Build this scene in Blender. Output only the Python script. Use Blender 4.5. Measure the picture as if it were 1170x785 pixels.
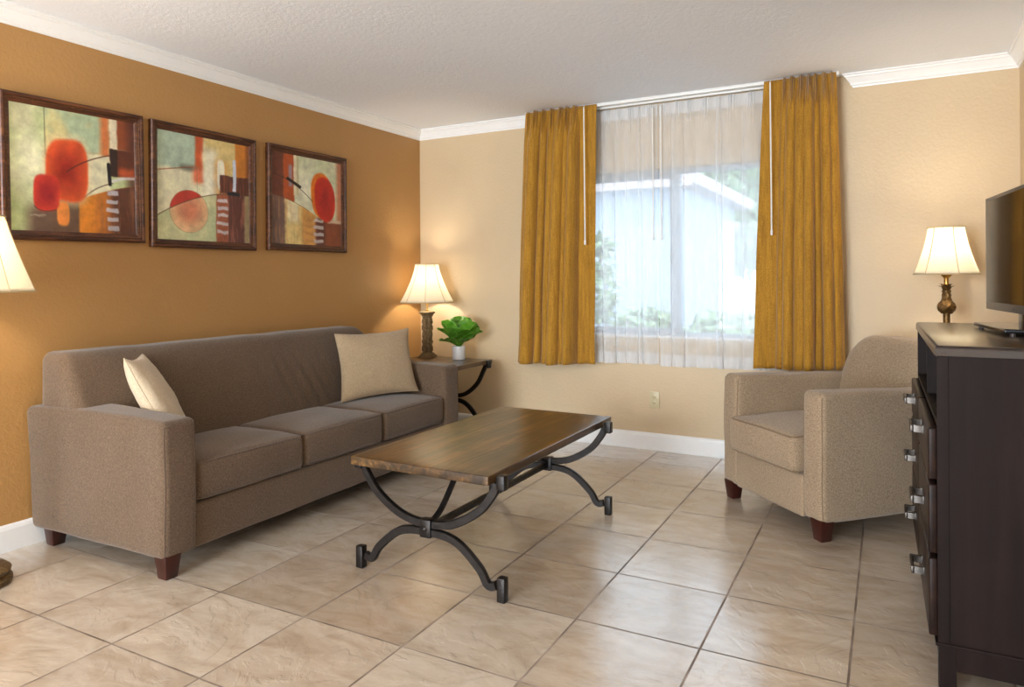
import bpy, bmesh, math, random
import numpy as np
from mathutils import Vector, Matrix, noise
random.seed(7)
PI = math.pi
D = bpy.data
for o in list(D.objects): D.objects.remove(o)
scn = bpy.context.scene
COL = scn.collection

# ------------------------------------------------------------------ camera
W_PX, F_PX, CY_PX = 1170.0, 803.8753, 317.891
yaw, roll = .5018, -.0061
Fv = Vector((-math.sin(yaw), math.cos(yaw), 0)); Rv = Vector((math.cos(yaw), math.sin(yaw), 0)); Uv = Vector((0, 0, 1))
R2 = Rv*math.cos(roll)+Uv*math.sin(roll); U2 = Uv*math.cos(roll)-Rv*math.sin(roll)
cam_d = D.cameras.new('camera'); cam = D.objects.new('camera', cam_d); COL.objects.link(cam)
cam_d.sensor_fit = 'HORIZONTAL'; cam_d.sensor_width = 36; cam_d.lens = F_PX/W_PX*36
cam_d.shift_y = -(392.5-CY_PX)/W_PX; cam_d.clip_start = .05
m = Matrix.Identity(4)
for i in range(3): m[i][0] = R2[i]; m[i][1] = U2[i]; m[i][2] = -Fv[i]
m[0][3], m[1][3], m[2][3] = 3.5164, -4.8125, 1.213
cam.matrix_world = m
scn.camera = cam

# ------------------------------------------------------------------ light and exposure
scn.view_settings.view_transform = 'Standard'
scn.view_settings.look = 'None'
scn.view_settings.exposure = -0.05
scn.view_settings.gamma = 1.0
scn.view_settings.use_curve_mapping = False
world = D.worlds.new('sky'); scn.world = world; world.use_nodes = True
bg = world.node_tree.nodes['Background']
bg.inputs[0].default_value = (.74, .87, 1.0, 1); bg.inputs[1].default_value = 4.7

def area(name, loc, target, sx, sy, power, col):
    l = D.lights.new(name, 'AREA'); l.shape = 'RECTANGLE'; l.size = sx; l.size_y = sy; l.energy = power; l.color = col
    o = D.objects.new(name, l); COL.objects.link(o); o.location = loc
    o.rotation_euler = (Vector(target)-Vector(loc)).to_track_quat('-Z', 'Y').to_euler()
    return o
# unseen fill light added behind the camera, outside an opening made for it
area('rear_fill', (1.6, -9.1, 1.25), (1.6, -3, 1.9), 2.3, 2.1, 440, (.84, .93, 1.0))
# second added fill, pointing down from below the ceiling; no fixture there
area('overhead_fill', (1.9, -7.2, 2.42), (1.9, -7.2, 0), 1.4, 1.0, 60, (.92, .95, 1.0))
sun_d = D.lights.new('sun', 'SUN'); sun_d.energy = 1.2; sun_d.angle = .02; sun_d.color = (1, .97, .92)
sun = D.objects.new('sun', sun_d); COL.objects.link(sun); sun.rotation_euler = (math.radians(38), 0, math.radians(-15))

# ------------------------------------------------------------------ materials
def s2l(c):
    return tuple((x/12.92 if x <= .04045 else ((x+.055)/1.055)**2.4) for x in (v/255 for v in c))+(1,)
class NT:
    def __init__(s, name):
        s.m = D.materials.new(name); s.m.use_nodes = True; s.t = s.m.node_tree; s.n = s.t.nodes; s.l = s.t.links
        s.b = s.n['Principled BSDF']; s.out = s.n['Material Output']
    def new(s, typ, ins=None, **kw):
        n = s.n.new(typ)
        for k, v in kw.items(): setattr(n, k, v)
        for k, v in (ins or {}).items():
            if isinstance(v, bpy.types.NodeSocket): s.l.new(v, n.inputs[k])
            else: n.inputs[k].default_value = v
        return n
    def set(s, **kw):
        for k, v in kw.items():
            k = k.replace('_', ' ')
            if isinstance(v, bpy.types.NodeSocket): s.l.new(v, s.b.inputs[k])
            else: s.b.inputs[k].default_value = v
    def coord(s, kind='Object', scale=(1, 1, 1), rot=(0, 0, 0), loc=(0, 0, 0)):
        tc = s.new('ShaderNodeTexCoord')
        mp = s.new('ShaderNodeMapping', {'Vector': tc.outputs[kind], 'Scale': scale, 'Rotation': rot, 'Location': loc})
        return mp.outputs[0]
    def noise(s, vec, scale, detail=3, rough=.5, dist=0):
        return s.new('ShaderNodeTexNoise', {'Vector': vec, 'Scale': scale, 'Detail': detail, 'Roughness': rough, 'Distortion': dist}).outputs[0]
    def ramp(s, fac, stops):
        r = s.new('ShaderNodeValToRGB', {'Fac': fac}); cr = r.color_ramp
        while len(cr.elements) < len(stops): cr.elements.new(.5)
        for e, (p, c) in zip(cr.elements, stops): e.position = p; e.color = c if len(c) == 4 else s2l(c)
        return r.outputs[0]
    def mix(s, fac, a, b, mode='MIX'):
        n = s.new('ShaderNodeMix', data_type='RGBA', blend_type=mode)
        for k, v in ((0, fac), (6, a), (7, b)):
            if isinstance(v, bpy.types.NodeSocket): s.l.new(v, n.inputs[k])
            else: n.inputs[k].default_value = v
        return n.outputs[2]
    def math(s, op, a, b=0, c=0):
        n = s.new('ShaderNodeMath', operation=op)
        for k, v in enumerate((a, b, c)):
            if isinstance(v, bpy.types.NodeSocket): s.l.new(v, n.inputs[k])
            else: n.inputs[k].default_value = v
        return n.outputs[0]
    def bump(s, h, strength=.3, dist=.01, normal=None):
        ins = {'Height': h, 'Strength': strength, 'Distance': dist}
        if normal: ins['Normal'] = normal
        o = s.new('ShaderNodeBump', ins).outputs[0]
        s.l.new(o, s.b.inputs['Normal']); return o

def plain(name, rgb, rough=.5, metal=0, var=.12, scale=30, bump=0, **kw):
    t = NT(name); v = t.coord()
    n = t.noise(v, scale, 4, .6)
    c = s2l(rgb)
    a = tuple(x*(1-var) for x in c[:3])+(1,); b = tuple(min(1, x*(1+var)) for x in c[:3])+(1,)
    t.set(Base_Color=t.ramp(n, [(.3, a), (.7, b)]), Roughness=rough, Metallic=metal)
    if bump: t.bump(t.noise(v, scale*3, 4, .6), bump, .004)
    for k, x in kw.items(): t.set(**{k: x})
    return t.m

def wall_mat(name, rgb):
    t = NT(name); v = t.coord()
    big = t.noise(v, 2.2, 3, .5)
    c = s2l(rgb)
    col = t.ramp(big, [(.3, tuple(x*.975 for x in c[:3])+(1,)), (.7, tuple(min(1, x*1.03) for x in c[:3])+(1,))])
    t.set(Base_Color=col, Roughness=.48)
    n1 = t.noise(v, 55, 3, .55, .6)
    n1 = t.ramp(n1, [(.42, (0, 0, 0, 1)), (.6, (1, 1, 1, 1))])
    t.bump(n1, .2, .003)
    return t.m
M = {}
M['wall_ochre'] = wall_mat('ochre_plaster', (174, 131, 78))
M['wall_beige'] = wall_mat('beige_plaster', (203, 180, 146))
t = NT('ceiling_texture'); v = t.coord(); t.set(Base_Color=s2l((236, 239, 245)), Roughness=.9)
t.bump(t.noise(v, 45, 5, .65, .4), .55, .006); M['ceiling'] = t.m
M['trim'] = plain('white_trim_paint', (236, 236, 236), .35, var=.01)
M['alu'] = plain('window_aluminium', (150, 158, 168), .4, .3, var=.03)
M['white_metal'] = plain('white_rail_enamel', (235, 235, 232), .35, var=.02)

# floor tiles
t = NT('stone_floor_tiles')
S = .4363
tc = t.new('ShaderNodeTexCoord')
mp = t.new('ShaderNodeMapping', {'Vector': tc.outputs['Object'], 'Location': (1.1983, -2.5268, 0), 'Rotation': (0, 0, .0106), 'Scale': (S, S, S)}, vector_type='TEXTURE')
br = t.new('ShaderNodeTexBrick', {'Vector': mp.outputs[0], 'Color1': (0, 0, 0, 1), 'Color2': (1, 1, 1, 1), 'Mortar': (.5, .5, .5, 1), 'Scale': 1.0,
     'Mortar Size': .0095, 'Mortar Smooth': .25, 'Bias': 0.0, 'Brick Width': 1.0, 'Row Height': 1.0}, offset=0.0, squash=1.0)
sep = t.new('ShaderNodeSeparateColor', {'Color': br.outputs['Color']})
rnd = sep.outputs[0]
w4 = t.math('MULTIPLY', rnd, 37.0)
def n4(scale, detail, rough, dist, vec, w):
    n = t.new('ShaderNodeTexNoise', {'Vector': vec, 'W': w, 'Scale': scale, 'Detail': detail, 'Roughness': rough, 'Distortion': dist}, noise_dimensions='4D')
    return n.outputs[0]
st = t.new('ShaderNodeMapping', {'Vector': mp.outputs[0], 'Scale': (1.0, 2.3, 1.0), 'Rotation': (0, 0, .25)})
veins = n4(1.5, 6, .6, 1.5, st.outputs[0], w4)
fine = n4(9, 5, .6, .3, mp.outputs[0], w4)
c1 = t.ramp(veins, [(.28, (180, 163, 143)), (.45, (200, 186, 168)), (.60, (215, 204, 190)), (.78, (193, 178, 159))])
c2 = t.mix(t.math('MULTIPLY', fine, .25), c1, s2l((222, 212, 198)))
tone = t.ramp(rnd, [(0, (222, 214, 206)), (1, (255, 252, 248))])
c3 = t.mix(1.0, c2, tone, 'MULTIPLY')
grout = t.ramp(t.noise(tc.outputs['Object'], 5, 3), [(.38, (108, 92, 80)), (.66, (168, 152, 138))])
t.set(Base_Color=t.mix(br.outputs['Fac'], c3, grout))
rr = t.new('ShaderNodeMapRange', {'Value': fine, 'To Min': .21, 'To Max': .29}).outputs[0]
rr2 = t.math('ADD', rr, t.math('MULTIPLY', br.outputs['Fac'], .4))
t.set(Roughness=rr2)
riv = n4(1.3, 7, .55, 2.2, mp.outputs[0], w4)
rivr = t.ramp(riv, [(.36, (0, 0, 0, 1)), (.44, (.45, .45, .45, 1)), (.52, (.5, .5, .5, 1)), (.56, (.9, .9, .9, 1)), (.8, (1, 1, 1, 1))])
h = t.math('SUBTRACT', t.math('MULTIPLY', rivr, .45), t.math('MULTIPLY', br.outputs['Fac'], 1.2))
h = t.math('ADD', h, t.math('MULTIPLY', fine, .04))
t.set(Coat_Weight=t.math('MULTIPLY', t.math('SUBTRACT', 1.0, br.outputs['Fac']), 1.0), Coat_Roughness=.19, Coat_IOR=1.65)
t.bump(h, .8, .006)
M['floor'] = t.m

def fabric(name, dark, light, scale=1.0, sheen=.25, bump=.25):
    t = NT(name); v = t.coord()
    a = t.noise(t.coord(scale=(330*scale, 330*scale, 130*scale)), 1, 3, .7)
    b = t.noise(t.coord(scale=(120*scale, 120*scale, 420*scale)), 1, 3, .7)
    mm = t.math('MULTIPLY', t.math('ADD', a, b), .5)
    big = t.noise(v, 3, 3)
    mm2 = t.math('ADD', mm, t.math('MULTIPLY', t.math('SUBTRACT', big, .5), .10))
    t.set(Base_Color=t.ramp(mm2, [(.36, dark), (.64, light)]), Roughness=.95)
    t.set(Sheen_Weight=sheen, Sheen_Roughness=.5)
    t.b.inputs['Specular IOR Level'].default_value = .15
    t.bump(mm, bump, .002)
    return t.m
M['sofa'] = fabric('brown_heather_fabric', (66, 51, 38), (117, 96, 77))
M['sofa_pipe'] = fabric('brown_piping', (76, 60, 50), (112, 92, 78))
M['chair'] = fabric('tan_heather_fabric', (114, 94, 72), (176, 154, 128))
M['chair_pipe'] = fabric('tan_piping', (105, 84, 64), (140, 117, 92))
M['linen'] = fabric('beige_linen', (140, 118, 90), (188, 166, 136))
M['linen_light'] = fabric('cream_linen', (180, 160, 132), (214, 197, 172))
M['cherry'] = plain('cherry_stained_leg', (54, 20, 14), .3, var=.3, scale=14)
M['iron'] = plain('dark_wrought_iron', (46, 43, 42), .38, .75, var=.25, scale=40, bump=.4)
M['bronze'] = plain('antique_bronze', (112, 84, 46), .42, .7, var=.55, scale=60, bump=.4)
M['bronze_dark'] = plain('aged_bronze_resin', (116, 94, 62), .5, .35, var=.6, scale=70, bump=.6)
M['gold'] = plain('brass', (190, 150, 80), .3, .9, var=.1)
M['nickel'] = plain('brushed_nickel', (84, 79, 75), .4, 1.0, var=.1, scale=60)
M['pot'] = plain('white_glazed_pot', (235, 237, 240), .35, var=.01)
M['soil'] = plain('soil', (50, 38, 28), .9, var=.4, scale=90, bump=1)
M['tv_body'] = plain('tv_plastic', (58, 54, 52), .3, var=.05)
M['tv_screen'] = plain('tv_glass', (22, 20, 20), .06, var=.02)
M['tv_screen'].node_tree.nodes['Principled BSDF'].inputs['Specular IOR Level'].default_value = 1.0
M['tv_base'] = plain('tv_gloss_base', (30, 32, 38), .08, var=.05)
M['outlet'] = plain('ivory_plastic', (205, 192, 155), .4, var=.02)
M['slot'] = plain('dark_slot', (40, 34, 28), .6)
M['black_void'] = plain('niche_black', (22, 18, 17), .6)

def wood(name, cols, rough=.3, axis=1, scale=1.0, bumpv=.15, planks=0, coat=0):
    t = NT(name); sc = [26*scale]*3; sc[axis] = 1.6*scale
    v = t.coord(scale=tuple(sc))
    tcv = t.coord()
    n = t.noise(v, 1, 6, .62, .6)
    big = t.noise(tcv, 4.5*scale, 3, .6, .4)
    f = t.math('ADD', t.math('MULTIPLY', n, .65), t.math('MULTIPLY', big, .35))
    k = len(cols)
    c = t.ramp(f, [(.38+.24*i/(k-1), cc) for i, cc in enumerate(cols)])
    if planks:
        sx = t.new('ShaderNodeSeparateXYZ', {'Vector': tcv}).outputs[0]
        u = t.math('MULTIPLY', sx, planks)
        idx = t.math('FLOOR', u)
        wn = t.new('ShaderNodeTexWhiteNoise', {'W': idx}, noise_dimensions='1D').outputs[0]
        c = t.mix(t.math('MULTIPLY', wn, .45), c, s2l(cols[0]))
    t.set(Base_Color=c, Roughness=rough)
    if coat: t.set(Coat_Weight=coat, Coat_Roughness=.15)
    t.bump(n, bumpv, .003)
    return t.m
M['oak'] = wood('distressed_walnut_top', [(26, 17, 9), (52, 35, 17), (82, 57, 27), (124, 90, 46)], .30, 1, 1.0, .8, planks=8, coat=.25)
M['espresso'] = wood('espresso_wood', [(18, 11, 10), (26, 17, 15), (32, 21, 19)], .5, 2, .8, .08)
M['espresso_top'] = wood('espresso_wood_top', [(28, 18, 14), (38, 26, 21), (46, 31, 25)], .24, 1, .8, .06, coat=.12)
M['espresso_front'] = wood('espresso_drawer_front', [(26, 17, 14), (36, 24, 20), (44, 29, 24)], .34, 1, .8, .06)
for _k in ('espresso', 'espresso_front'): M[_k].node_tree.nodes['Principled BSDF'].inputs['Specular IOR Level'].default_value = .12
M['frame'] = wood('mahogany_frame', [(46, 24, 14), (78, 42, 24), (110, 66, 38)], .4, 1, 1.5, .4)
M['frame_bead'] = plain('frame_bead', (96, 62, 38), .35, .3, var=.7, scale=70, bump=1)

t = NT('gold_velvet_drape'); v = t.coord()
n = t.noise(t.coord(scale=(60, 60, 5)), 1, 4, .7)
t.set(Base_Color=t.ramp(t.math('ADD', t.math('MULTIPLY', n, .5), t.math('MULTIPLY', t.noise(v, 180, 2), .5)), [(.35, (138, 94, 14)), (.65, (194, 142, 40))]), Roughness=.85, Sheen_Weight=.4, Sheen_Roughness=.4)
t.bump(t.noise(v, 300, 2), .15, .001)
tr = t.new('ShaderNodeBsdfTranslucent', {'Color': s2l((214, 150, 30))})
mx = t.new('ShaderNodeMixShader', {0: .07, 1: t.b.outputs[0], 2: tr.outputs[0]}); t.l.new(mx.outputs[0], t.out.inputs[0]); M['drape'] = t.m

def sheer(name, opac):
    t = NT(name)
    d = t.new('ShaderNodeBsdfDiffuse', {'Color': (.95, .95, .96, 1)}); tr = t.new('ShaderNodeBsdfTranslucent', {'Color': (.9, .93, .97, 1)})
    m1 = t.new('ShaderNodeMixShader', {0: .42, 1: d.outputs[0], 2: tr.outputs[0]})
    tp = t.new('ShaderNodeBsdfTransparent')
    lw = t.new('ShaderNodeLayerWeight', {'Blend': .5})
    f = t.new('ShaderNodeMapRange', {'Value': lw.outputs['Facing'], 'From Min': 0., 'From Max': 1., 'To Min': opac, 'To Max': min(1, opac+.45)})
    wv = t.noise(t.coord(scale=(30, 30, 8)), 1, 2)
    f2 = t.math('ADD', f.outputs[0], t.math('MULTIPLY', t.math('SUBTRACT', wv, .5), .12))
    m2 = t.new('ShaderNodeMixShader', {0: f2, 1: tp.outputs[0], 2: m1.outputs[0]})
    t.l.new(m2.outputs[0], t.out.inputs[0]); return t.m
M['sheer'] = sheer('sheer_voile', .52); M['sheer_hem'] = sheer('sheer_voile_hem', .72)

def shade_mat(name, rgb):
    t = NT(name); wv = t.noise(t.coord(scale=(200, 200, 40)), 1, 2)
    c = t.ramp(wv, [(.3, tuple(x*.94 for x in s2l(rgb)[:3])+(1,)), (.7, s2l(rgb))])
    d = t.new('ShaderNodeBsdfDiffuse', {'Color': c}); tr = t.new('ShaderNodeBsdfTranslucent', {'Color': c})
    mm = t.new('ShaderNodeMixShader', {0: .66, 1: d.outputs[0], 2: tr.outputs[0]})
    t.l.new(mm.outputs[0], t.out.inputs[0]); return t.m
M['shade'] = shade_mat('lamp_shade_cloth', (248, 243, 230))
M['shade_trim'] = plain('shade_trim', (196, 176, 140), .8, var=.05)
t = NT('lit_bulb'); t.set(Base_Color=(1, 1, 1, 1), Emission_Color=(1, .85, .62, 1), Emission_Strength=12.0); M['bulb'] = t.m
t = NT('window_glass'); g = t.new('ShaderNodeBsdfGlossy', {'Roughness': .02}); tp = t.new('ShaderNodeBsdfTransparent', {'Color': (.95, .98, 1, 1)})
lw = t.new('ShaderNodeFresnel', {'IOR': 1.4}); mm = t.new('ShaderNodeMixShader', {0: lw.outputs[0], 1: tp.outputs[0], 2: g.outputs[0]}); t.l.new(mm.outputs[0], t.out.inputs[0]); M['glass'] = t.m
t = NT('fiddle_leaf'); v = t.coord(); uvn = t.new('ShaderNodeAttribute', attribute_name='vein').outputs['Fac']
c = t.ramp(t.noise(v, 25, 3), [(.3, (52, 116, 22)), (.7, (112, 176, 44))])
t.set(Base_Color=t.mix(uvn, c, s2l((150, 190, 80))), Roughness=.38); t.bump(uvn, .3, .003)
tr = t.new('ShaderNodeBsdfTranslucent', {'Color': s2l((130, 200, 40))})
mm = t.new('ShaderNodeMixShader', {0: .2, 1: t.b.outputs[0], 2: tr.outputs[0]}); t.l.new(mm.outputs[0], t.out.inputs[0]); M['leaf'] = t.m
t = NT('painted_canvas'); a = t.new('ShaderNodeAttribute', attribute_name='paint'); v = t.coord()
n = t.noise(v, 70, 4, .7)
t.set(Base_Color=t.mix(1.0, a.outputs['Color'], t.ramp(n, [(.3, (238, 236, 232)), (.7, (255, 255, 255))]), 'MULTIPLY'), Roughness=.35); t.bump(n, .2, .001); M['canvas'] = t.m
M['ext_wall'] = plain('outside_stucco', (172, 184, 198), .9, var=.04, scale=5)
M['ext_roof'] = plain('outside_eave', (186, 170, 166), .9, var=.1)
M['ext_ground'] = plain('outside_paving', (158, 164, 166), .9, var=.1, scale=2)
M['ext_green'] = plain('outside_foliage', (138, 160, 122), .8, var=.5, scale=9, bump=1)
M['ext_bark'] = plain('outside_bark', (110, 95, 80), .9, var=.3)
M['ext_rail'] = plain('outside_rail_paint', (96, 104, 112), .6, var=.05)

# ------------------------------------------------------------------ helpers
def link(name, bm, mats, parent=None, smooth=True, loc=(0, 0, 0), rot=(0, 0, 0), recalc=True):
    if recalc: bmesh.ops.recalc_face_normals(bm, faces=bm.faces[:])
    me = D.meshes.new(name); bm.to_mesh(me); bm.free()
    for mm in (mats if isinstance(mats, (list, tuple)) else [mats]): me.materials.append(mm)
    if smooth:
        me.polygons.foreach_set('use_smooth', [True]*len(me.polygons))
        try: me.set_sharp_from_angle(angle=math.radians(38))
        except Exception: pass
    o = D.objects.new(name, me); COL.objects.link(o); o.location = loc; o.rotation_euler = rot
    if parent: o.parent = parent
    return o
def thing(name, label, cat, loc=(0, 0, 0), rz=0, group=None):
    o = D.objects.new(name, None); COL.objects.link(o); o.location = loc; o.rotation_euler = (0, 0, rz); o.empty_display_size = .1
    o['label'] = label; o['category'] = cat
    if group: o['group'] = group
    return o
def tag(o, label, cat, group=None):
    o['label'] = label; o['category'] = cat
    if group: o['group'] = group
    return o
def struct(o): o['kind'] = 'structure'; return o
def box(bm, x0, x1, y0, y1, z0, z1, mi=0, bev=0, seg=2):
    vs = [bm.verts.new((x, y, z)) for x in (x0, x1) for y in (y0, y1) for z in (z0, z1)]
    fs = [bm.faces.new([vs[i] for i in q]) for q in ((0, 1, 3, 2), (4, 6, 7, 5), (0, 4, 5, 1), (2, 3, 7, 6), (0, 2, 6, 4), (1, 5, 7, 3))]
    for f in fs: f.material_index = mi
    if bev:
        es = list({e for f in fs for e in f.edges})
        bmesh.ops.bevel(bm, geom=es, offset=bev, segments=seg, affect='EDGES', profile=.5, clamp_overlap=True)
    return vs
def tapered(bm, cx, cy, z0, z1, s0, s1, bev=.004):
    """square leg, s0 half width at bottom, s1 at the top"""
    vs = box(bm, -1, 1, -1, 1, 0, 1)
    for v in vs:
        s = s0 if v.co.z < .5 else s1
        v.co = Vector((cx+v.co.x*s, cy+v.co.y*s, z0 if v.co.z < .5 else z1))
    bmesh.ops.bevel(bm, geom=list({e for v in vs for e in v.link_edges}), offset=bev, segments=2, affect='EDGES', profile=.5)
def axis_coords(h, r, step):
    out = [-h+r*(1-math.cos(a))*1.0 for a in (0, PI/8, PI/4, 3*PI/8, PI/2)]
    out = [-h+r*k/4 for k in range(5)]
    n = max(1, int(round((2*h-2*r)/step)))
    out += [-(h-r)+(2*h-2*r)*k/n for k in range(1, n)]
    return out+[-c for c in out[:5][::-1]]
def rbox_map(p, h, r):
    q = Vector([max(-(h[i]-r), min(h[i]-r, p[i])) for i in range(3)])
    d = p-q
    return q+d.normalized()*r if d.length > 1e-9 else p
def rbox(bm, c, size, r, step=.05, fn=None):
    """rounded soft box with its own grid; fn deforms in centred coordinates"""
    h = [s/2 for s in size]; A = [axis_coords(h[i], r, step) for i in range(3)]; cache = {}
    def V(p):
        key = tuple(round(x, 5) for x in p)
        if key not in cache:
            q = rbox_map(Vector(p), h, r)
            if fn: q = fn(q)
            cache[key] = bm.verts.new(q+Vector(c))
        return cache[key]
    for ax in range(3):
        a, b = [i for i in range(3) if i != ax]
        for sgn in (-1, 1):
            for i in range(len(A[a])-1):
                for j in range(len(A[b])-1):
                    q = []
                    for (ii, jj) in ((i, j), (i+1, j), (i+1, j+1), (i, j+1)):
                        p = [0, 0, 0]; p[ax] = sgn*h[ax]; p[a] = A[a][ii]; p[b] = A[b][jj]; q.append(V(p))
                    try: bm.faces.new(q)
                    except ValueError: pass
def tube(bm, pts, r, seg=8, closed=False, cap=True, mi=0):
    pts = [Vector(p) for p in pts]; n = len(pts); rings = []; N = None
    rr = r if callable(r) else (lambda i: r)
    for i, p in enumerate(pts):
        a = pts[(i-1) % n] if (closed or i > 0) else p; b = pts[(i+1) % n] if (closed or i < n-1) else p
        T = (b-a).normalized()
        if N is None: N = T.orthogonal().normalized()
        N = (N-T*N.dot(T)).normalized(); B = T.cross(N)
        rings.append([bm.verts.new(p+(N*math.cos(2*PI*k/seg)+B*math.sin(2*PI*k/seg))*rr(i)) for k in range(seg)])
    for i in range(n if closed else n-1):
        A, Bq = rings[i], rings[(i+1) % n]
        for k in range(seg):
            f = bm.faces.new((A[k], A[(k+1) % seg], Bq[(k+1) % seg], Bq[k])); f.material_index = mi
    if not closed and cap:
        bm.faces.new(rings[0][::-1]).material_index = mi; bm.faces.new(rings[-1]).material_index = mi
def sweep(bm, pts, prof, binormal, bev=0):
    """profile (a,b): a along in-plane normal, b along binormal"""
    pts = [Vector(p) for p in pts]; Bn = Vector(binormal); rings = []
    for i, p in enumerate(pts):
        T = (pts[min(i+1, len(pts)-1)]-pts[max(i-1, 0)]).normalized(); N = Bn.cross(T).normalized()
        rings.append([bm.verts.new(p+N*a+Bn*b) for a, b in prof])
    k = len(prof)
    for A, Bq in zip(rings, rings[1:]):
        for j in range(k): bm.faces.new((A[j], A[(j+1) % k], Bq[(j+1) % k], Bq[j]))
    bm.faces.new(rings[0][::-1]); bm.faces.new(rings[-1])
def lathe(bm, prof, seg=32, c=(0, 0, 0), fn=None, mi=0, cap=True):
    rings = []
    for (r, z) in prof:
        ring = []
        for k in range(seg):
            a = 2*PI*k/seg; rr = fn(r, z, a) if fn else r
            ring.append(bm.verts.new((c[0]+rr*math.cos(a), c[1]+rr*math.sin(a), c[2]+z)))
        rings.append(ring)
    for A, B in zip(rings, rings[1:]):
        for k in range(seg):
            f = bm.faces.new((A[k], A[(k+1) % seg], B[(k+1) % seg], B[k])); f.material_index = mi
    if cap:
        if prof[0][0] > 1e-4: bm.faces.new(rings[0][::-1]).material_index = mi
        if prof[-1][0] > 1e-4: bm.faces.new(rings[-1]).material_index = mi
def spline(pts, n=8):
    P = [Vector(p) for p in pts]; out = []
    for i in range(len(P)-1):
        p0 = P[max(i-1, 0)]; p1 = P[i]; p2 = P[i+1]; p3 = P[min(i+2, len(P)-1)]
        for k in range(n):
            t = k/n
            out.append(.5*((2*p1)+(-p0+p2)*t+(2*p0-5*p1+4*p2-p3)*t*t+(-p0+3*p1-3*p2+p3)*t**3))
    out.append(P[-1]); return out
def nz(p, s, seed=0): return noise.noise(Vector((p[0]*s+seed, p[1]*s+seed*1.7, p[2]*s-seed)))
def newbm(): return bmesh.new()

# ------------------------------------------------------------------ room shell
CZ = 2.452; XR = 4.118; YB = -9.0
WX0, WX1, WZ0, WZ1 = 1.22, 3.1, .79, 1.975
b = newbm(); box(b, -.15, XR+.15, YB-.15, .15, -.12, 0); struct(link('floor', b, M['floor'], smooth=False))
b = newbm(); box(b, -.15, XR+.15, YB-.15, .15, CZ, CZ+.12); struct(link('ceiling', b, M['ceiling'], smooth=False))
b = newbm(); box(b, -.15, 0, YB-.15, 0, 0, CZ); struct(link('wall_left', b, M['wall_ochre'], smooth=False))
b = newbm()
box(b, -.15, WX0, 0, .15, 0, CZ); box(b, WX1, XR+.15, 0, .15, 0, CZ); box(b, WX0, WX1, 0, .15, 0, WZ0); box(b, WX0, WX1, 0, .15, WZ1, CZ)
struct(link('wall_back', b, M['wall_beige'], smooth=False))
b = newbm(); box(b, XR, XR+.15, YB-.15, 0, 0, CZ); struct(link('wall_right', b, M['wall_beige'], smooth=False))
b = newbm()
box(b, 0, .4, YB-.15, YB, 0, CZ); box(b, 2.8, XR, YB-.15, YB, 0, CZ); box(b, .4, 2.8, YB-.15, YB, 2.32, CZ); box(b, .4, 2.8, YB-.15, YB, 0, .18)  # rear opening added to let the fill light in
struct(link('wall_front', b, M['wall_beige'], smooth=False))
# baseboards
bp = [(0, 0), (.015, 0), (.015, .098), (.011, .112), (.004, .12), (0, .12)]
def strip(name, prof, path_fn, mat):
    bb = newbm(); rings = [[bb.verts.new(path_fn(s, a, z)) for a, z in prof] for s in (0, 1)]
    k = len(prof)
    for j in range(k): bb.faces.new((rings[0][j], rings[0][(j+1) % k], rings[1][(j+1) % k], rings[1][j]))
    bb.faces.new(rings[0]); bb.faces.new(rings[1]); return struct(link(name, bb, mat, smooth=False))
strip('baseboard_left', bp, lambda s, a, z: (a, YB+s*(-YB), z), M['trim'])
strip('baseboard_back', bp, lambda s, a, z: (.015+s*(XR-.03), -a, z), M['trim'])
strip('baseboard_right', bp, lambda s, a, z: (XR-a, YB+s*(-YB), z), M['trim'])
# crown moulding: bottom 2.372 at the wall, projects .062 at the ceiling
cp = [(0, 0), (.006, 0), (.008, .010), (.016, .014), (.020, .026), (.034, .044), (.042, .056), (.050, .060), (.052, .068), (.062, .072), (.062, .080), (0, .080)]
CB = CZ-.080
strip('trim_1', cp, lambda s, a, z: (a, YB+s*(-YB-a), CB+z), M['trim'])
strip('trim_2', cp, lambda s, a, z: (a+s*(1.07-a), -a, CB+z), M['trim'])
strip('trim_3', cp, lambda s, a, z: (3.283-a+s*(XR-3.283), -a, CB+z), M['trim'])
strip('trim_4', cp, lambda s, a, z: (XR-a, YB+s*(-YB-a), CB+z), M['trim'])
# window: frame, mullion, sash, sill, panes
wroot = D.objects.new('window_1', None); COL.objects.link(wroot); wroot.location = ((WX0+WX1)/2, .08, WZ0); struct(wroot)
def wpart(name, boxes, mat, bev=.002):
    bb = newbm()
    for q in boxes:
        x0, x1, y0, y1, z0, z1 = q
        box(bb, x0-(WX0+WX1)/2, x1-(WX0+WX1)/2, y0-.08, y1-.08, z0-WZ0, z1-WZ0, bev=bev)
    return link(name, bb, mat, wroot, smooth=False)
ft = .035; XM = 2.165
wpart('window_frame', [(WX0, WX1, .05, .12, WZ0, WZ0+ft), (WX0, WX1, .05, .12, WZ1-ft, WZ1), (WX0, WX0+ft, .05, .12, WZ0+ft, WZ1-ft), (WX1-ft, WX1, .05, .12, WZ0+ft, WZ1-ft)], M['alu'])
wpart('mullion', [(XM-.022, XM+.022, .045, .11, WZ0+ft, WZ1-ft)], M['alu'])
wpart('sliding_sash', [(WX0+ft, XM-.022, .06, .085, WZ0+ft, WZ0+ft+.03), (WX0+ft, XM-.022, .06, .085, WZ1-ft-.03, WZ1-ft), (WX0+ft, WX0+ft+.03, .06, .085, WZ0+ft+.03, WZ1-ft-.03), (XM-.052, XM-.022, .06, .085, WZ0+ft+.03, WZ1-ft-.03)], M['alu'])
wpart('latch', [(XM-.045, XM-.025, .045, .06, 1.3, 1.38)], M['tv_body'])
wpart('window_pane', [(WX0+ft+.03, XM-.052, .070, .074, WZ0+ft+.03, WZ1-ft-.03)], M['glass'], 0)
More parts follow.
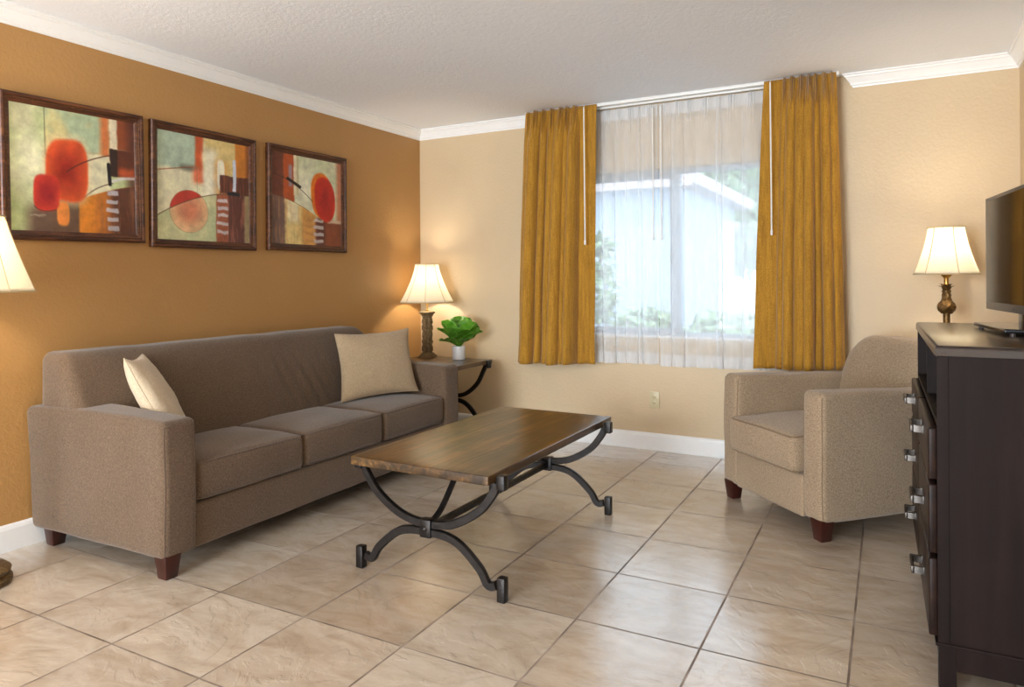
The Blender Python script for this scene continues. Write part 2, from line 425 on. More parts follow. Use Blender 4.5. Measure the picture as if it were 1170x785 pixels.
wpart('window_pane', [(XM+.022, WX1-ft, .090, .094, WZ0+ft, WZ1-ft)], M['glass'], 0)
wpart('window_sill', [(WX0, WX1, -.004, .05, WZ0-.0, WZ0+.014)], M['trim'])
# wall outlet
ot = thing('wall_outlet', 'small ivory duplex power outlet on the beige wall below the window', 'outlet', (2.013, -.001, .352))
b = newbm(); box(b, -.036, .036, -.006, 0, -.058, .058, bev=.003); link('cover_plate', b, M['outlet'], ot)
for s in (-1, 1):
    b = newbm(); lathe(b, [(.0165, 0), (.0165, .003), (.015, .004)], 20); rc = link('socket', b, M['outlet'], ot, loc=(0, -.006, s*.020), rot=(PI/2, 0, 0))
    b = newbm(); box(b, -.007, -.005, -.0045, -.003, -.004, .005); box(b, .005, .007, -.0045, -.003, -.004, .005); box(b, -.0015, .0015, -.0045, -.003, -.010, -.007)
    sl = link('slots', b, M['slot'], rc, smooth=False); sl.rotation_euler = (-PI/2, 0, 0); sl.location = (0, 0, .0005)

# ------------------------------------------------------------------ outside the window
og = newbm(); box(og, -14, 14, .15, 30, -.5, -.2)
tag(link('paved_yard', og, M['ext_ground'], smooth=False), 'pale paved yard outside the window', 'yard')['kind'] = 'structure'
bl = thing('neighbouring_building', 'white building with a brown eave seen through the left window pane', 'building', (-2.2, 5.4, -.2))
b = newbm(); box(b, -4, 2.9, 0, 4, 0, 2.75); link('wall', b, M['ext_wall'], bl, smooth=False)
b = newbm(); box(b, -4.3, 3.2, -.35, 4.3, 2.75, 2.93); box(b, -4.3, 3.2, -.4, -.35, 2.70, 2.95); link('eave', b, M['ext_roof'], bl, smooth=False)
b = newbm(); box(b, -3.4, -2.6, -.03, .02, .9, 2.0); link('window', b, M['ext_rail'], bl, smooth=False)
rl = thing('yard_railing', 'grey railing across the yard outside the left pane', 'railing', (-.2, 3.0, -.2))
b = newbm(); box(b, -1.6, .75, -.02, .02, 1.5, 1.55); link('top_rail', b, M['ext_rail'], rl, smooth=False)
for px in (-1.5, -.4, .7):
    b = newbm(); box(b, px-.02, px+.02, -.02, .02, 0, 1.5); link('post', b, M['ext_rail'], rl, smooth=False)
def leaf_clump(name, loc, rad, hz, n, seed, parent=None, ls=.12):
    rnd = random.Random(seed); bb = newbm()
    for i in range(n):
        d = Vector((rnd.gauss(0, 1), rnd.gauss(0, 1), rnd.gauss(0, 1))).normalized()*rnd.uniform(.6, 1)
        p = Vector((d.x*rad, d.y*rad, d.z*hz)); q = Vector((rnd.gauss(0, 1), rnd.gauss(0, 1), rnd.gauss(0, 1))).normalized()
        r = q.orthogonal().normalized(); s = ls*rnd.uniform(.6, 1.3)
        vs = [bb.verts.new(p+q*a*s+r*c*s*.5) for a, c in ((-1, 0), (0, -.8), (1, 0), (0, .8))]; bb.faces.new(vs)
    return link(name, bb, M['ext_green'], parent, smooth=False, loc=loc, recalc=False)
for i, (x, y, r, hh, lab) in enumerate(((.55, 4.3, .5, .50, 'low green hedge bush outside the right window pane, nearest the mullion'), (1.75, 3.8, .6, .50, 'low green hedge bush outside, at the right side of the right window pane'))):
    s = thing('hedge_bush', lab, 'bush', (x, y, -.2)); leaf_clump('foliage', (0, 0, hh), r, hh, 1400, i, s)
    b = newbm(); tube(b, [(0, 0, 0), (.02, 0, hh)], .04); link('stem', b, M['ext_bark'], s)
for i, (x, y, z, lab) in enumerate(((-.3, 12.6, 2.9, 'pale green tree outside just right of the mullion, beyond the white building'), (3.2, 12.9, 2.9, 'pale green tree far outside at the right end of the right pane'))):
    s = thing('yard_tree', lab, 'tree', (x, y, -.2)); leaf_clump('crown', (0, 0, z), 1.45, 1.6, 5000, 20+i, s, .22)
    b = newbm(); tube(b, spline([(0, 0, 0), (.1, 0, 1.2), (0, .1, z)], 6), .12); link('trunk', b, M['ext_bark'], s)
s = thing('window_shrub', 'leafy shrub close outside the left pane beside the left drape', 'shrub', (.93, 1.6, -.2))
leaf_clump('foliage', (0, 0, 1.25), .20, .30, 110, 31, s, .10); leaf_clump('foliage', (.05, 0, 1.72), .11, .10, 36, 33, s, .10)
b = newbm(); tube(b, spline([(0, 0, 0), (.03, 0, .9), (.05, 0, 1.7)], 6), .015); link('stem', b, M['ext_bark'], s)

# ------------------------------------------------------------------ drapes, sheers, track
def cloth(xt0, xt1, xb0, xb1, zt, zb0, zb1, y0, folds, amp_t, amp_b, seed, nx=420, nzr=48, pleat_from=0.0, pleat_to=1.0, pinch=.10, y_slant=0, flare=.0, jx=1.1):
    """hanging fabric surface: pinch pleats on top opening to soft folds; returns point(s, t)"""
    rnd = random.Random(seed)
    cuts = sorted([0]+[(k+rnd.uniform(-.42, .42))/folds for k in range(1, folds)]+[1])
    amps = [rnd.uniform(.35, 1.35) for _ in range(folds)]; ph = [rnd.uniform(-.35, .35) for _ in range(folds)]
    def pt(s, t):
        if s <= pleat_from or s >= pleat_to: sf, infl = s, 0
        q = (s-pleat_from)/max(1e-6, (pleat_to-pleat_from)); infl = 1 if 0 <= q <= 1 else 0
        edge = min(1, max(0, min(q, 1-q)*10)) if infl else 0
        qq = min(1, max(0, q)); k = 0
        while k < folds-1 and qq > cuts[k+1]: k += 1
        u = (qq-cuts[k])/(cuts[k+1]-cuts[k])
        zt_ = zt; zb_ = zb0+(zb1-zb0)*s
        z = zt_+(zb_-zt_)*t
        x = (xt0+(xt1-xt0)*s)*(1-t**.8)+(xb0+(xb1-xb0)*s)*t**.8
        open_ = min(1, t/.12)
        # pinch: sharp three finger pleat in the middle of every fold at the top
        tri = math.exp(-((u-.5)/.13)**2)*(.6+.4*math.cos((u-.5)*2*PI*9))
        soft = .5-.5*math.cos(2*PI*(u+ph[k]*.12*math.sin(PI*u)*t))
        soft = soft**(.9-.35*t)
        a = (1-open_)*amp_t*tri+open_*(amp_t+(amp_b-amp_t)*t)*soft*amps[k]
        wob = .006*noise.noise(Vector((s*9+seed, t*3, 0)))+.004*noise.noise(Vector((s*30+seed, t*5, 1)))
        y = y0-(a*edge*infl)+wob*(.3+t)-y_slant*t
        x -= jx*.016*(.4+.6*open_)*math.sin(2*PI*u)*edge*infl*amps[k]+.006*noise.noise(Vector((s*4, t*4, seed)))*t
        return Vector((x, y, z+.002*math.sin(s*40+seed)*t))
    return pt
def cloth_mesh(pt, nx, nt, mi=0, bb=None, t0=0, t1=1, dy=0):
    bb = bb or newbm()
    g = [[bb.verts.new(pt(i/nx, t0+(t1-t0)*(j/nt))+Vector((0, dy, 0))) for i in range(nx+1)] for j in range(nt+1)]
    for j in range(nt):
        for i in range(nx):
            bb.faces.new((g[j][i], g[j][i+1], g[j+1][i+1], g[j+1][i])).material_index = mi
    return bb
def solid(o, th=.002):
    md = o.modifiers.new('thickness', 'SOLIDIFY'); md.thickness = th; md.offset = 0
tr_ = thing('curtain_track', 'white double curtain track fixed to the ceiling above the window', 'curtain track', (2.12, -.10, CZ))
b = newbm(); box(b, -1.05, 1.09, -.035, -.008, -.022, 0, bev=.003); link('front_rail', b, M['white_metal'], tr_)
b = newbm(); box(b, -1.00, 1.04, .026, .052, -.030, 0, bev=.003); link('rear_rail', b, M['white_metal'], tr_)
ptL = cloth(1.085, 1.650, 1.005, 1.625, 2.444, .580, .600, -.150, 7, .050, .105, 3, pleat_from=.0, pleat_to=.80)
o = thing('drape', 'gold velvet drape hanging at the left side of the window', 'curtain', (1.34, -.14, 2.43), group=None)
def drape_panel(o, pt, nx, label=None):
    bb = cloth_mesh(lambda s, t: pt(s, t)-Vector(o.location), nx, 60)
    p = link('panel', bb, M['drape'], o, recalc=False); solid(p, .003)
    hb = cloth_mesh(lambda s, t: pt(s, t)-Vector(o.location), nx, 3, t0=.955, t1=1.0, dy=.006)
    for q in (0,):
        h = link('hem', hb, M['drape'], o, recalc=False); solid(h, .003)
def wand(o, x, y, z0, z1):
    bb = newbm(); L = o.location; tube(bb, [(x-L.x, y-L.y, z0-L.z), (x+.004-L.x, y-L.y, z1-L.z)], .0045, 8)
    lathe(bb, [(.0045, 0), (.007, .004), (.007, .03), (.0045, .034)], 10, (x+.004-L.x, y-L.y, z1-.03-L.z))
    tube(bb, [(x-L.x, y-L.y, z0-L.z), (x-L.x, y+.02-L.y, z0+.02-L.z)], .002, 6)
    return link('pull_wand', bb, M['white_metal'], o)
drape_panel(o, ptL, 420)
wand(o, 1.575, -.205, 2.42, 1.475)
o = thing('drape', 'gold velvet drape hanging at the right side of the window behind the armchair', 'curtain', (2.98, -.14, 2.43))
ptR = cloth(2.782, 3.195, 2.705, 3.236, 2.444, .630, .655, -.150, 7, .052, .105, 11, pleat_from=.24, pleat_to=1.0)
drape_panel(o, ptR, 420)
wand(o, 2.826, -.205, 2.42, 1.50)
for (nm, x0, x1, bx0, bx1, seed, nf, wx, lab) in (('sheer_curtain', 1.36, 2.062, 1.38, 2.062, 5, 8, 2.035, 'translucent white sheer curtain over the left half of the window'),
                                        ('sheer_curtain', 2.068, 2.90, 2.068, 2.90, 9, 9, 2.093, 'translucent white sheer curtain over the right half of the window')):
    o = thing(nm, lab, 'sheer curtain', ((x0+x1)/2, -.065, 2.42))
    pt = cloth(x0, x1, bx0, bx1, 2.415, .600, .612, -.048, nf, .020, .030, seed, jx=.8)
    bb = cloth_mesh(lambda s, t: pt(s, t)-Vector(o.location), 300, 40); link('panel', bb, M['sheer'], o, recalc=False)
    bb = cloth_mesh(lambda s, t: pt(s, t)-Vector(o.location), 300, 4, t0=.955, t1=1.0, dy=.004); link('hem', bb, M['sheer_hem'], o, recalc=False)
    bb = cloth_mesh(lambda s, t: pt(s, t)-Vector(o.location), 300, 4, t0=0, t1=.045, dy=.004); link('heading_tape', bb, M['sheer_hem'], o, recalc=False)
    wd = wand(o, wx, -.085, 2.385, 1.50)

# ------------------------------------------------------------------ paintings
NP = 170
def fbm(u, v, s, seed):
    return np.array([noise.fractal(Vector((a*s+seed, b_*s, seed*.37)), 1.0, 2.0, 4) for a, b_ in zip(u.ravel(), v.ravel())]).reshape(u.shape)
class Paint:
    def __init__(s, base, seed):
        s.u, s.v = np.meshgrid(np.linspace(0, 1, NP), np.linspace(0, 1, NP)); s.seed = seed
        s.n1 = fbm(s.u, s.v, 3.5, seed); s.n2 = fbm(s.u, s.v, 14, seed+5); s.streak = fbm(s.u*6, s.v*.6, 6, seed+9)
        s.c = np.ones((NP, NP, 3))*np.array(base, float)
    def lay(s, mask, col, a=1.0):
        m_ = np.clip(mask, 0, 1)[..., None]*a; s.c = s.c*(1-m_)+np.array(col, float)*m_
    def rect(s, u0, u1, v0, v1, e=.01, wob=.008):
        u = s.u+s.n2*wob; v = s.v+s.n2*wob
        st_ = lambda x: np.clip(x/e+.5, 0, 1)
        return st_(u-u0)*st_(u1-u)*st_(v-v0)*st_(v1-v)
    def blob(s, cu, cv, ru, rv, p=2.6, e=.12, rot=0, wob=.06):
        du, dv = s.u-cu, s.v-cv; c_, s_ = math.cos(rot), math.sin(rot); a = du*c_+dv*s_; b_ = -du*s_+dv*c_
        r = (np.abs(a/ru)**p+np.abs(b_/rv)**p)**(1/p)+s.n1*wob
        return np.clip((1-r)/e+.5, 0, 1), r
    def line(s, pts, w, e=.004):
        d = np.full(s.u.shape, 9.)
        for (x0, y0), (x1, y1) in zip(pts, pts[1:]):
            L = (x1-x0)**2+(y1-y0)**2; t_ = np.clip(((s.u-x0)*(x1-x0)+(s.v-y0)*(y1-y0))/L, 0, 1)
            d = np.minimum(d, np.hypot(s.u-x0-t_*(x1-x0), s.v-y0-t_*(y1-y0)))
        return np.clip((w-d)/e+.5, 0, 1)
    def finish(s):
        s.c *= (1+.10*s.n2+.06*s.n1)[..., None]; return np.clip(s.c, 0, 255)
def curve(p0, p1, p2, n=14):
    return [((1-t)**2*p0[0]+2*t*(1-t)*p1[0]+t*t*p2[0], (1-t)**2*p0[1]+2*t*(1-t)*p1[1]+t*t*p2[1]) for t in [i/n for i in range(n+1)]]
def arc_v(s, f): return np.clip((s.v-f(s.u))/.01+.5, 0, 1)
def paint_a():
    s = Paint((206, 206, 168), 1)
    s.lay(np.clip(.5+s.n1, 0, 1), (168, 184, 128), .8)
    s.lay(np.clip(1-np.hypot((s.u-.17)/.22, (s.v-.45)/.35), 0, 1), (240, 236, 208), .9)
    s.lay(s.rect(.255, .76, -1, .42, .02), (178, 196, 162))
    s.lay(np.clip(s.n1*1.6, 0, 1)*s.rect(.255, .76, -1, .42, .02), (206, 196, 140))
    s.lay(s.rect(.70, .78, -1, .40, .05), (212, 108, 54), .85)
    s.lay(s.rect(.27, .78, .34, .44, .08), (224, 140, 84), .8)
    s.lay(s.line([(.255, 0), (.258, .38)], .003), (70, 70, 50), .9)
    s.lay(s.rect(.78, .845, -1, .27, .01), (232, 220, 190))
    s.lay(s.rect(.845, 1.1, -1, .26, .02), (150, 76, 42)); s.lay(s.rect(.93, 1.1, -1, .6, .08), (84, 48, 40), .8)
    lower = arc_v(s, lambda u: .80-.52*(u-.35)+.25*(u-.35)**2)*np.clip((s.u-.5)/.02, 0, 1)
    s.lay(s.rect(.54, .78, .33, .75, .02), (228, 222, 188))
    s.lay(s.rect(.12, .55, .80, 1.1, .10), (112, 88, 74)); s.lay(s.rect(.30, .55, .72, 1.1, .05), (104, 78, 62), .8)
    s.lay(lower*s.rect(.5, 1.1, 0, 1.1), (218, 134, 44)); s.lay(lower*np.clip((s.u-.60)/.2, 0, 1), (150, 82, 36), .8)
    s.lay(lower*np.clip((s.u-.76)/.05, 0, 1), (92, 52, 36)); s.lay(lower*np.clip(s.streak*2, 0, 1)*np.clip((s.u-.6)/.1, 0, 1), (150, 96, 62), .6)
    s.lay(s.rect(.78, 1.1, .26, .50, .012), (98, 50, 34)); s.lay(s.rect(.78, .84, .26, .5, .012), (52, 36, 32)); s.lay(s.rect(.86, 1.0, .42, .5, .04), (190, 84, 44), .8)
    s.lay(s.line(curve((.78, .55), (.88, .50), (1.0, .50)), .012, .01), (206, 204, 214), .8)
    s.lay(s.line(curve((.56, .70), (.65, .6), (.80, .56)), .004), (70, 40, 28))
    mk, r = s.blob(.42, .49, .18, .28, 3.2, .35); s.lay(mk, (238, 206, 160), .8)
    mk, r = s.blob(.42, .49, .165, .26, 3.2, .12); s.lay(mk, (222, 92, 44)); s.lay(np.clip(1.15-r*1.1, 0, 1), (146, 34, 26), .95)
    mk, r = s.blob(.385, .85, .05, .10, 3, .2); s.lay(mk, (226, 138, 66))
    mk, r = s.blob(.262, .69, .10, .15, 3.4, .12); s.lay(mk, (206, 62, 46)); s.lay(np.clip(1.0-r, 0, 1)*1.4, (142, 28, 36), .9)
    s.lay(s.line(curve((.17, .80), (.22, .86), (.33, .82)), .004), (60, 40, 34), .8)
    s.lay(s.line(curve((.42, .50), (.56, .38), (.78, .32)), .005), (88, 40, 26))
    s.lay(s.line([(.765, .40), (.775, .57)], .016), (28, 24, 26))
    for q in (.645, .725, .80, .875, .95): s.lay(s.rect(.745, .845, q-.02, q+.018, .010, .012), (200, 200, 214), .85)
    s.lay(s.rect(.13, .25, .862, .872, .008, .02), (214, 208, 190), .5)
    return s.finish()
def paint_b():
    s = Paint((226, 218, 186), 2)
    s.lay(np.clip(.3+s.n1, 0, 1), (206, 208, 172), .7)
    s.lay(s.rect(-1, .42, -1, .33, .04), (178, 198, 176)); s.lay(s.rect(.38, .47, -1, .44, .03), (206, 92, 48)); s.lay(s.rect(.22, .42, .29, .34, .05), (80, 74, 62), .7)
    s.lay(s.rect(.36, .46, .30, .45, .07), (222, 120, 86), .8)
    s.lay(s.rect(.48, .84, -1, .34, .04), (222, 198, 132)); s.lay(s.rect(.47, .62, .1, .62, .08), (240, 234, 210), .9)
    s.lay(s.line(curve((0, .37), (.15, .34), (.36, .30)), .005), (150, 80, 50), .8)
    s.lay(s.rect(.83, 1.1, -1, .36, .015), (206, 128, 44)); s.lay(s.rect(.96, 1.1, -1, .36, .04), (120, 66, 36), .8)
    s.lay(s.rect(.60, .74, .2, .6, .08), (220, 150, 70), .7)
    mk, r = s.blob(.665, .34, .042, .15, 4, .2, wob=.02); s.lay(mk, (244, 238, 214))
    s.lay(s.rect(.65, 1.1, .335, .52, .01), (88, 44, 30)); s.lay(np.clip(s.streak*2, 0, 1)*s.rect(.65, 1.1, .335, .52), (150, 82, 50), .7)
    s.lay(s.rect(.80, .84, .17, .49, .01), (206, 214, 232))
    af = lambda u: .78-.62*u+.36*u*u
    lo = arc_v(s, lambda u: np.where(u < .8, af(u), .514))
    s.lay(lo, (180, 192, 148)); s.lay(lo*np.clip(.4+s.n1, 0, 1), (214, 206, 160), .7)
    s.lay(lo*s.rect(.61, .76, .4, 1.1, .015), (156, 84, 52)); s.lay(lo*s.rect(.75, .95, .4, 1.1, .02), (92, 48, 38)); s.lay(lo*s.rect(.94, 1.1, .4, 1.1, .03), (150, 130, 92))
    s.lay(lo*s.rect(.62, .95, .4, 1.1)*np.clip(s.streak*2.2, 0, 1), (176, 112, 84), .6)
    mk, r = s.blob(.32, .725, .20, .20, 2, .04, wob=.015); s.lay(mk*(1-lo), (190, 58, 44)); s.lay(mk*lo, (222, 176, 132), .9)
    s.lay(mk*lo*np.clip(1.6-r*1.5-.2+(.7-s.v), 0, 1), (214, 120, 88), .8); s.lay(np.clip(1-np.abs(r-1)/.02, 0, 1), (120, 110, 80), .7)
    s.lay(s.line([(x, (af(x) if x < .8 else .514)) for x in [i/20 for i in range(21)]], .004), (90, 62, 40))
    s.lay(s.rect(.74, .885, .495, .53, .008), (26, 26, 32))
    s.lay(s.line([(.40, .3), (.405, .55)], .002), (120, 110, 84), .7)
    for q in (.595, .665, .735, .82, .90): s.lay(s.rect(.622, .745, q-.018, q+.016, .010, .012), (206, 204, 212), .85)
    return s.finish()
def paint_c():
    s = Paint((212, 214, 184), 3)
    s.lay(np.clip(.4+s.n1, 0, 1), (196, 206, 166), .7)
    s.lay(np.clip(1-np.hypot((s.u-.45)/.25, (s.v-.35)/.3), 0, 1), (242, 238, 214), .9)
    s.lay(s.rect(.93, 1.1, -1, .75, .06), (196, 108, 76), .8)
    s.lay(s.rect(-1, .16, -1, .55, .02), (112, 60, 46)); s.lay(s.rect(.15, .30, -1, .60, .02), (182, 84, 40)); s.lay(s.rect(.22, .27, .12, .36, .03), (150, 150, 176), .8)
    s.lay(s.rect(.29, .33, -1, .45, .01), (234, 222, 190)); s.lay(s.rect(.33, .36, -1, .45, .01), (188, 170, 120), .6)
    af = lambda u: .47+.10*u+.35*u*u
    lo = arc_v(s, af)*np.clip((.62-s.u)/.02, 0, 1)
    s.lay(lo, (230, 208, 140)); s.lay(lo*s.rect(.40, .62, 0, 1.1, .06), (218, 158, 84), .9); s.lay(lo*s.rect(.2, .36, .45, .75, .06), (240, 232, 200), .8)
    s.lay(lo*s.rect(-1, .17, 0, 1.1, .03), (118, 92, 84)); s.lay(lo*np.clip(s.streak*2, 0, 1), (206, 150, 96), .4)
    s.lay(s.rect(.60, 1.1, .70, 1.1, .04), (138, 74, 50)); s.lay(s.rect(.62, .74, .68, 1.1, .05), (84, 48, 44), .8); s.lay(s.rect(.78, 1.0, .69, .73, .015), (226, 206, 180), .8)
    mk, r = s.blob(.70, .42, .165, .27, 2.2, .1, -.12); s.lay(mk, (226, 120, 34))
    mk, r = s.blob(.745, .455, .155, .26, 2.2, .1, -.14); s.lay(mk, (204, 50, 36)); s.lay(np.clip(1-r, 0, 1)*1.2, (164, 24, 34), .8)
    s.lay(s.line(curve((.0, .24), (.3, .28), (.56, .50)), .004), (70, 50, 36)); s.lay(s.line([(.21, .275), (.38, .35)], .017), (26, 22, 24))
    s.lay(s.line([(x, af(x)) for x in [i/30 for i in range(16)]], .003), (110, 70, 44), .7)
    for q in (.715, .79, .87, .95): s.lay(s.rect(.57, .72, q-.018, q+.018, .010, .012), (208, 204, 206), .85); s.lay(s.rect(.46, .58, q-.012, q+.012, .02, .03), (190, 130, 80), .6)
    return s.finish()
def picture(y0, y1, z0, z1, tilt, pix, label):
    w, hh = y1-y0, z1-z0
    root = thing('framed_painting', label, 'painting', (.0, (y0+y1)/2, (z0+z1)/2), group='abstract paintings on the ochre wall')
    root.rotation_euler = (tilt, 0, 0)
    FW = .045
    prof = [(0, .002), (0, .026), (.004, .031), (.012, .033), (.018, .030), (.020, .024), (.026, .023), (.034, .020), (.041, .016), (.045, .012), (.045, .002)]
    b = newbm(); rings = []
    for (sy, sz) in ((-1, -1), (1, -1), (1, 1), (-1, 1)):
        rings.append([b.verts.new((x, sy*(w/2-a), sz*(hh/2-a))) for a, x in prof])
    k = len(prof)
    for i in range(4):
        A, B = rings[i], rings[(i+1) % 4]
        for j in range(k-1): b.faces.new((A[j], A[j+1], B[j+1], B[j]))
    link('frame', b, M['frame'], root, smooth=False)
    b = newbm(); a = .024
    for i, (p, q) in enumerate((((-1, -1), (1, -1)), ((1, -1), (1, 1)), ((1, 1), (-1, 1)), ((-1, 1), (-1, -1)))):
        p0 = Vector((.0245, p[0]*(w/2-a), p[1]*(hh/2-a))); p1 = Vector((.0245, q[0]*(w/2-a), q[1]*(hh/2-a))); n = int((p1-p0).length/.011)
        pts = [p0.lerp(p1, j/(2*n)) for j in range(2*n+1)]
        tube(b, pts, lambda j: .0036 if j % 2 else .0018, 6)
    link('beading', b, M['frame_bead'], root)
    cw, ch = w-.09+.004, hh-.09+.004
    b = newbm(); lay_ = b.loops.layers.float_color.new('paint')
    g = [[b.verts.new((.012, -cw/2+cw*i/(NP-1), ch/2-ch*j/(NP-1))) for i in range(NP)] for j in range(NP)]
    lin = np.where(pix/255 <= .04045, pix/255/12.92, ((pix/255+.055)/1.055)**2.4)
    for j in range(NP-1):
        for i in range(NP-1):
            f = b.faces.new((g[j][i], g[j+1][i], g[j+1][i+1], g[j][i+1]))
            for lp, (jj, ii) in zip(f.loops, ((j, i), (j+1, i), (j+1, i+1), (j, i+1))): lp[lay_] = (*lin[jj, ii], 1)
    link('canvas', b, M['canvas'], root, smooth=False)
picture(-3.165, -2.485, 1.405, 2.075, math.radians(.9), paint_a(), 'abstract painting with two red rounded shapes, leftmost of the three dark frames')
picture(-2.445, -1.744, 1.393, 2.078, 0, paint_b(), 'abstract painting with a half-red circle, middle of the three dark frames')
picture(-1.650, -.928, 1.403, 2.083, 0, paint_c(), 'abstract painting with a single red leaf shape, rightmost of three dark frames')

# ------------------------------------------------------------------ upholstery
def wrinkle(p, amp, s=9, seed=0): return Vector((nz(p, s, seed), nz(p, s, seed+3), nz(p, s, seed+6)))*amp
def cushion_fn(h, bulge, seed, droop=0):
    def fn(p):
        q = Vector(p); kx = max(0, 1-(p.x/h[0])**2); ky = max(0, 1-(p.y/h[1])**2); kz = max(0, 1-(p.z/h[2])**2)
        top = (p.z/h[2]+1)/2
        q.z += bulge*kx**.6*ky**.6*top - droop*(1-ky)*top
        q.y += math.copysign(.008, p.y)*kz*kx
        q.x += math.copysign(.010, p.x)*kz*ky
        return q+wrinkle(p, .004, 7, seed)
    return fn
def cushion(parent, c, size, r, bulge, seed, mat, pipe_mat, name='seat_cushion', front=1):
    h = [s/2 for s in size]; fn = cushion_fn(h, bulge, seed)
    b = newbm(); rbox(b, (0, 0, 0), size, r, .04, fn); o = link(name, b, mat, parent, loc=c)
    for zs in (1, -1):
        pts = []
        n = 26
        hx, hy = h[0]-r, h[1]-r
        ring = []
        for k in range(n): ring.append((-hx+2*hx*k/n, -hy, 0, -1))
        for k in range(5): a = -PI/2+PI/2*k/5; ring.append((hx, -hy, math.cos(a), math.sin(a)))
        for k in range(n): ring.append((hx, -hy+2*hy*k/n, 1, 0))
        for k in range(5): a = PI/2*k/5; ring.append((hx, hy, math.cos(a), math.sin(a)))
        for k in range(n): ring.append((hx-2*hx*k/n, hy, 0, 1))
        for k in range(5): a = PI/2+PI/2*k/5; ring.append((-hx, hy, math.cos(a), math.sin(a)))
        for k in range(n): ring.append((-hx, hy-2*hy*k/n, -1, 0))
        for k in range(5): a = PI+PI/2*k/5; ring.append((-hx, -hy, math.cos(a), math.sin(a)))
        for (x, y, dx, dy) in ring:
            p = Vector((x+dx*r*.74, y+dy*r*.74, zs*(h[2]-r+r*.74))); pts.append(fn(p))
        b = newbm(); tube(b, pts, .0042, 6, closed=True); link('piping', b, pipe_mat, o)
    return o
def seam(parent, pts, mat, r=.003, name='seam'):
    b = newbm(); tube(b, pts, r, 6, closed=False); return link(name, b, mat, parent)

# sofa : local x = out from the wall, local y along the wall, origin at its near rear corner on the floor
SY0, SY1 = -3.02, -.862
sofa = thing('sofa', 'long brown three-seat sofa against the ochre wall under the paintings', 'sofa', (.0, SY0, 0))
L = SY1-SY0; AT = .158
def arm_fn(seed, flare=0):
    def fn(p):
        q = Vector(p); tz = (p.z+.28)/.56
        if p.y < 0: q.y -= flare*max(0, (.3-p.x)/.75)*(.55+.45*tz)
        if p.z > 0: q.z += -.012*max(0, (p.x/.45))*tz - .010*max(0, -p.x/.45)**2*tz
        kz = max(0, 1-(p.z/.28)**2); kx = max(0, 1-(p.x/.455)**2)
        q.y += math.copysign(.006, p.y)*kz*kx
        q.x += .006*kz if p.x > 0 else 0
        return q+wrinkle(p, .004, 5, seed)
    return fn
for k, (y0, sd) in enumerate(((0, 1), (L-AT, 2))):
    flare = .052 if k == 0 else 0
    b = newbm(); rbox(b, (0, 0, 0), (.915, AT, .575), .030, .05, arm_fn(sd, flare)); a = link('arm', b, M['sofa'], sofa, loc=(.480, y0+AT/2, .367))
    for s in (-1, 1):
        fn = arm_fn(sd, flare); pts = [fn(rbox_map(Vector((.4575, s*AT/2, z)), (.4575, AT/2, .2875), .030))+Vector((.0005, 0, 0)) for z in [-.27+.54*j/20 for j in range(21)]]
        seam(a, pts, M['sofa_pipe'], .0022)
b = newbm(); rbox(b, (0, 0, 0), (.84, L-2*AT+.02, .190), .014, .06, lambda p: Vector(p)+wrinkle(p, .004, 6, 4)); link('base', b, M['sofa'], sofa, loc=(.495, L/2, .178))
# back
def back_fn(hz, sd, recline, ends):
    def fn(p):
        t_ = max(0, (p.z+hz)/(2*hz)); q = Vector(p)
        xr = .035+.035*t_; xf = .49-recline*t_**1.1
        half0 = .10; u = (p.x/half0+1)/2
        q.x = xr+(xf-xr)*u
        if p.x > 0: q.x += .018*math.sin(PI*min(1, max(0, t_)))
        q += wrinkle(p, .006, 4, sd)+Vector((nz(p*1, 2.5, sd+2)*.006, 0, 0))
        return q
    return fn
YBK0, YBK1 = -.014, 2.045
hz = .29
def sofa_back(p):
    f = back_fn(hz, 5, .225, 0)(p)
    t_ = max(0, (p.z+hz)/(2*hz))
    far = max(0, p.y-((YBK1-YBK0)/2-.16))/.16
    f.z -= .10*max(0, min(1, far))**2.2*t_
    # soft drag lines in the cloth above the far seat
    if p.x > 0: f.x += .010*math.exp(-((p.y-.25)/.3)**2)*math.sin((p.y*1.0+p.z*.35)*70)*math.sin(PI*max(0, min(1, t_)))
    return f
b = newbm(); rbox(b, (0, 0, 0), (.20, YBK1-YBK0, 2*hz), .045, .03, sofa_back); link('backrest', b, M['sofa'], sofa, loc=(0, (YBK0+YBK1)/2, .60))
cw = (L-2*AT)/3
for k in range(3):
    cushion(sofa, (.682, AT+cw*(k+.5), .362), (.50, cw-.004, .165), .030, .022, 10+k, M['sofa'], M['sofa_pipe'])
for (x, y) in ((.897, .046), (.897, L-.046), (.100, .040), (.100, L-.046)):
    b = newbm(); tapered(b, 0, 0, 0, .098, .027, .038); link('leg', b, M['cherry'], sofa, loc=(x, y, 0))

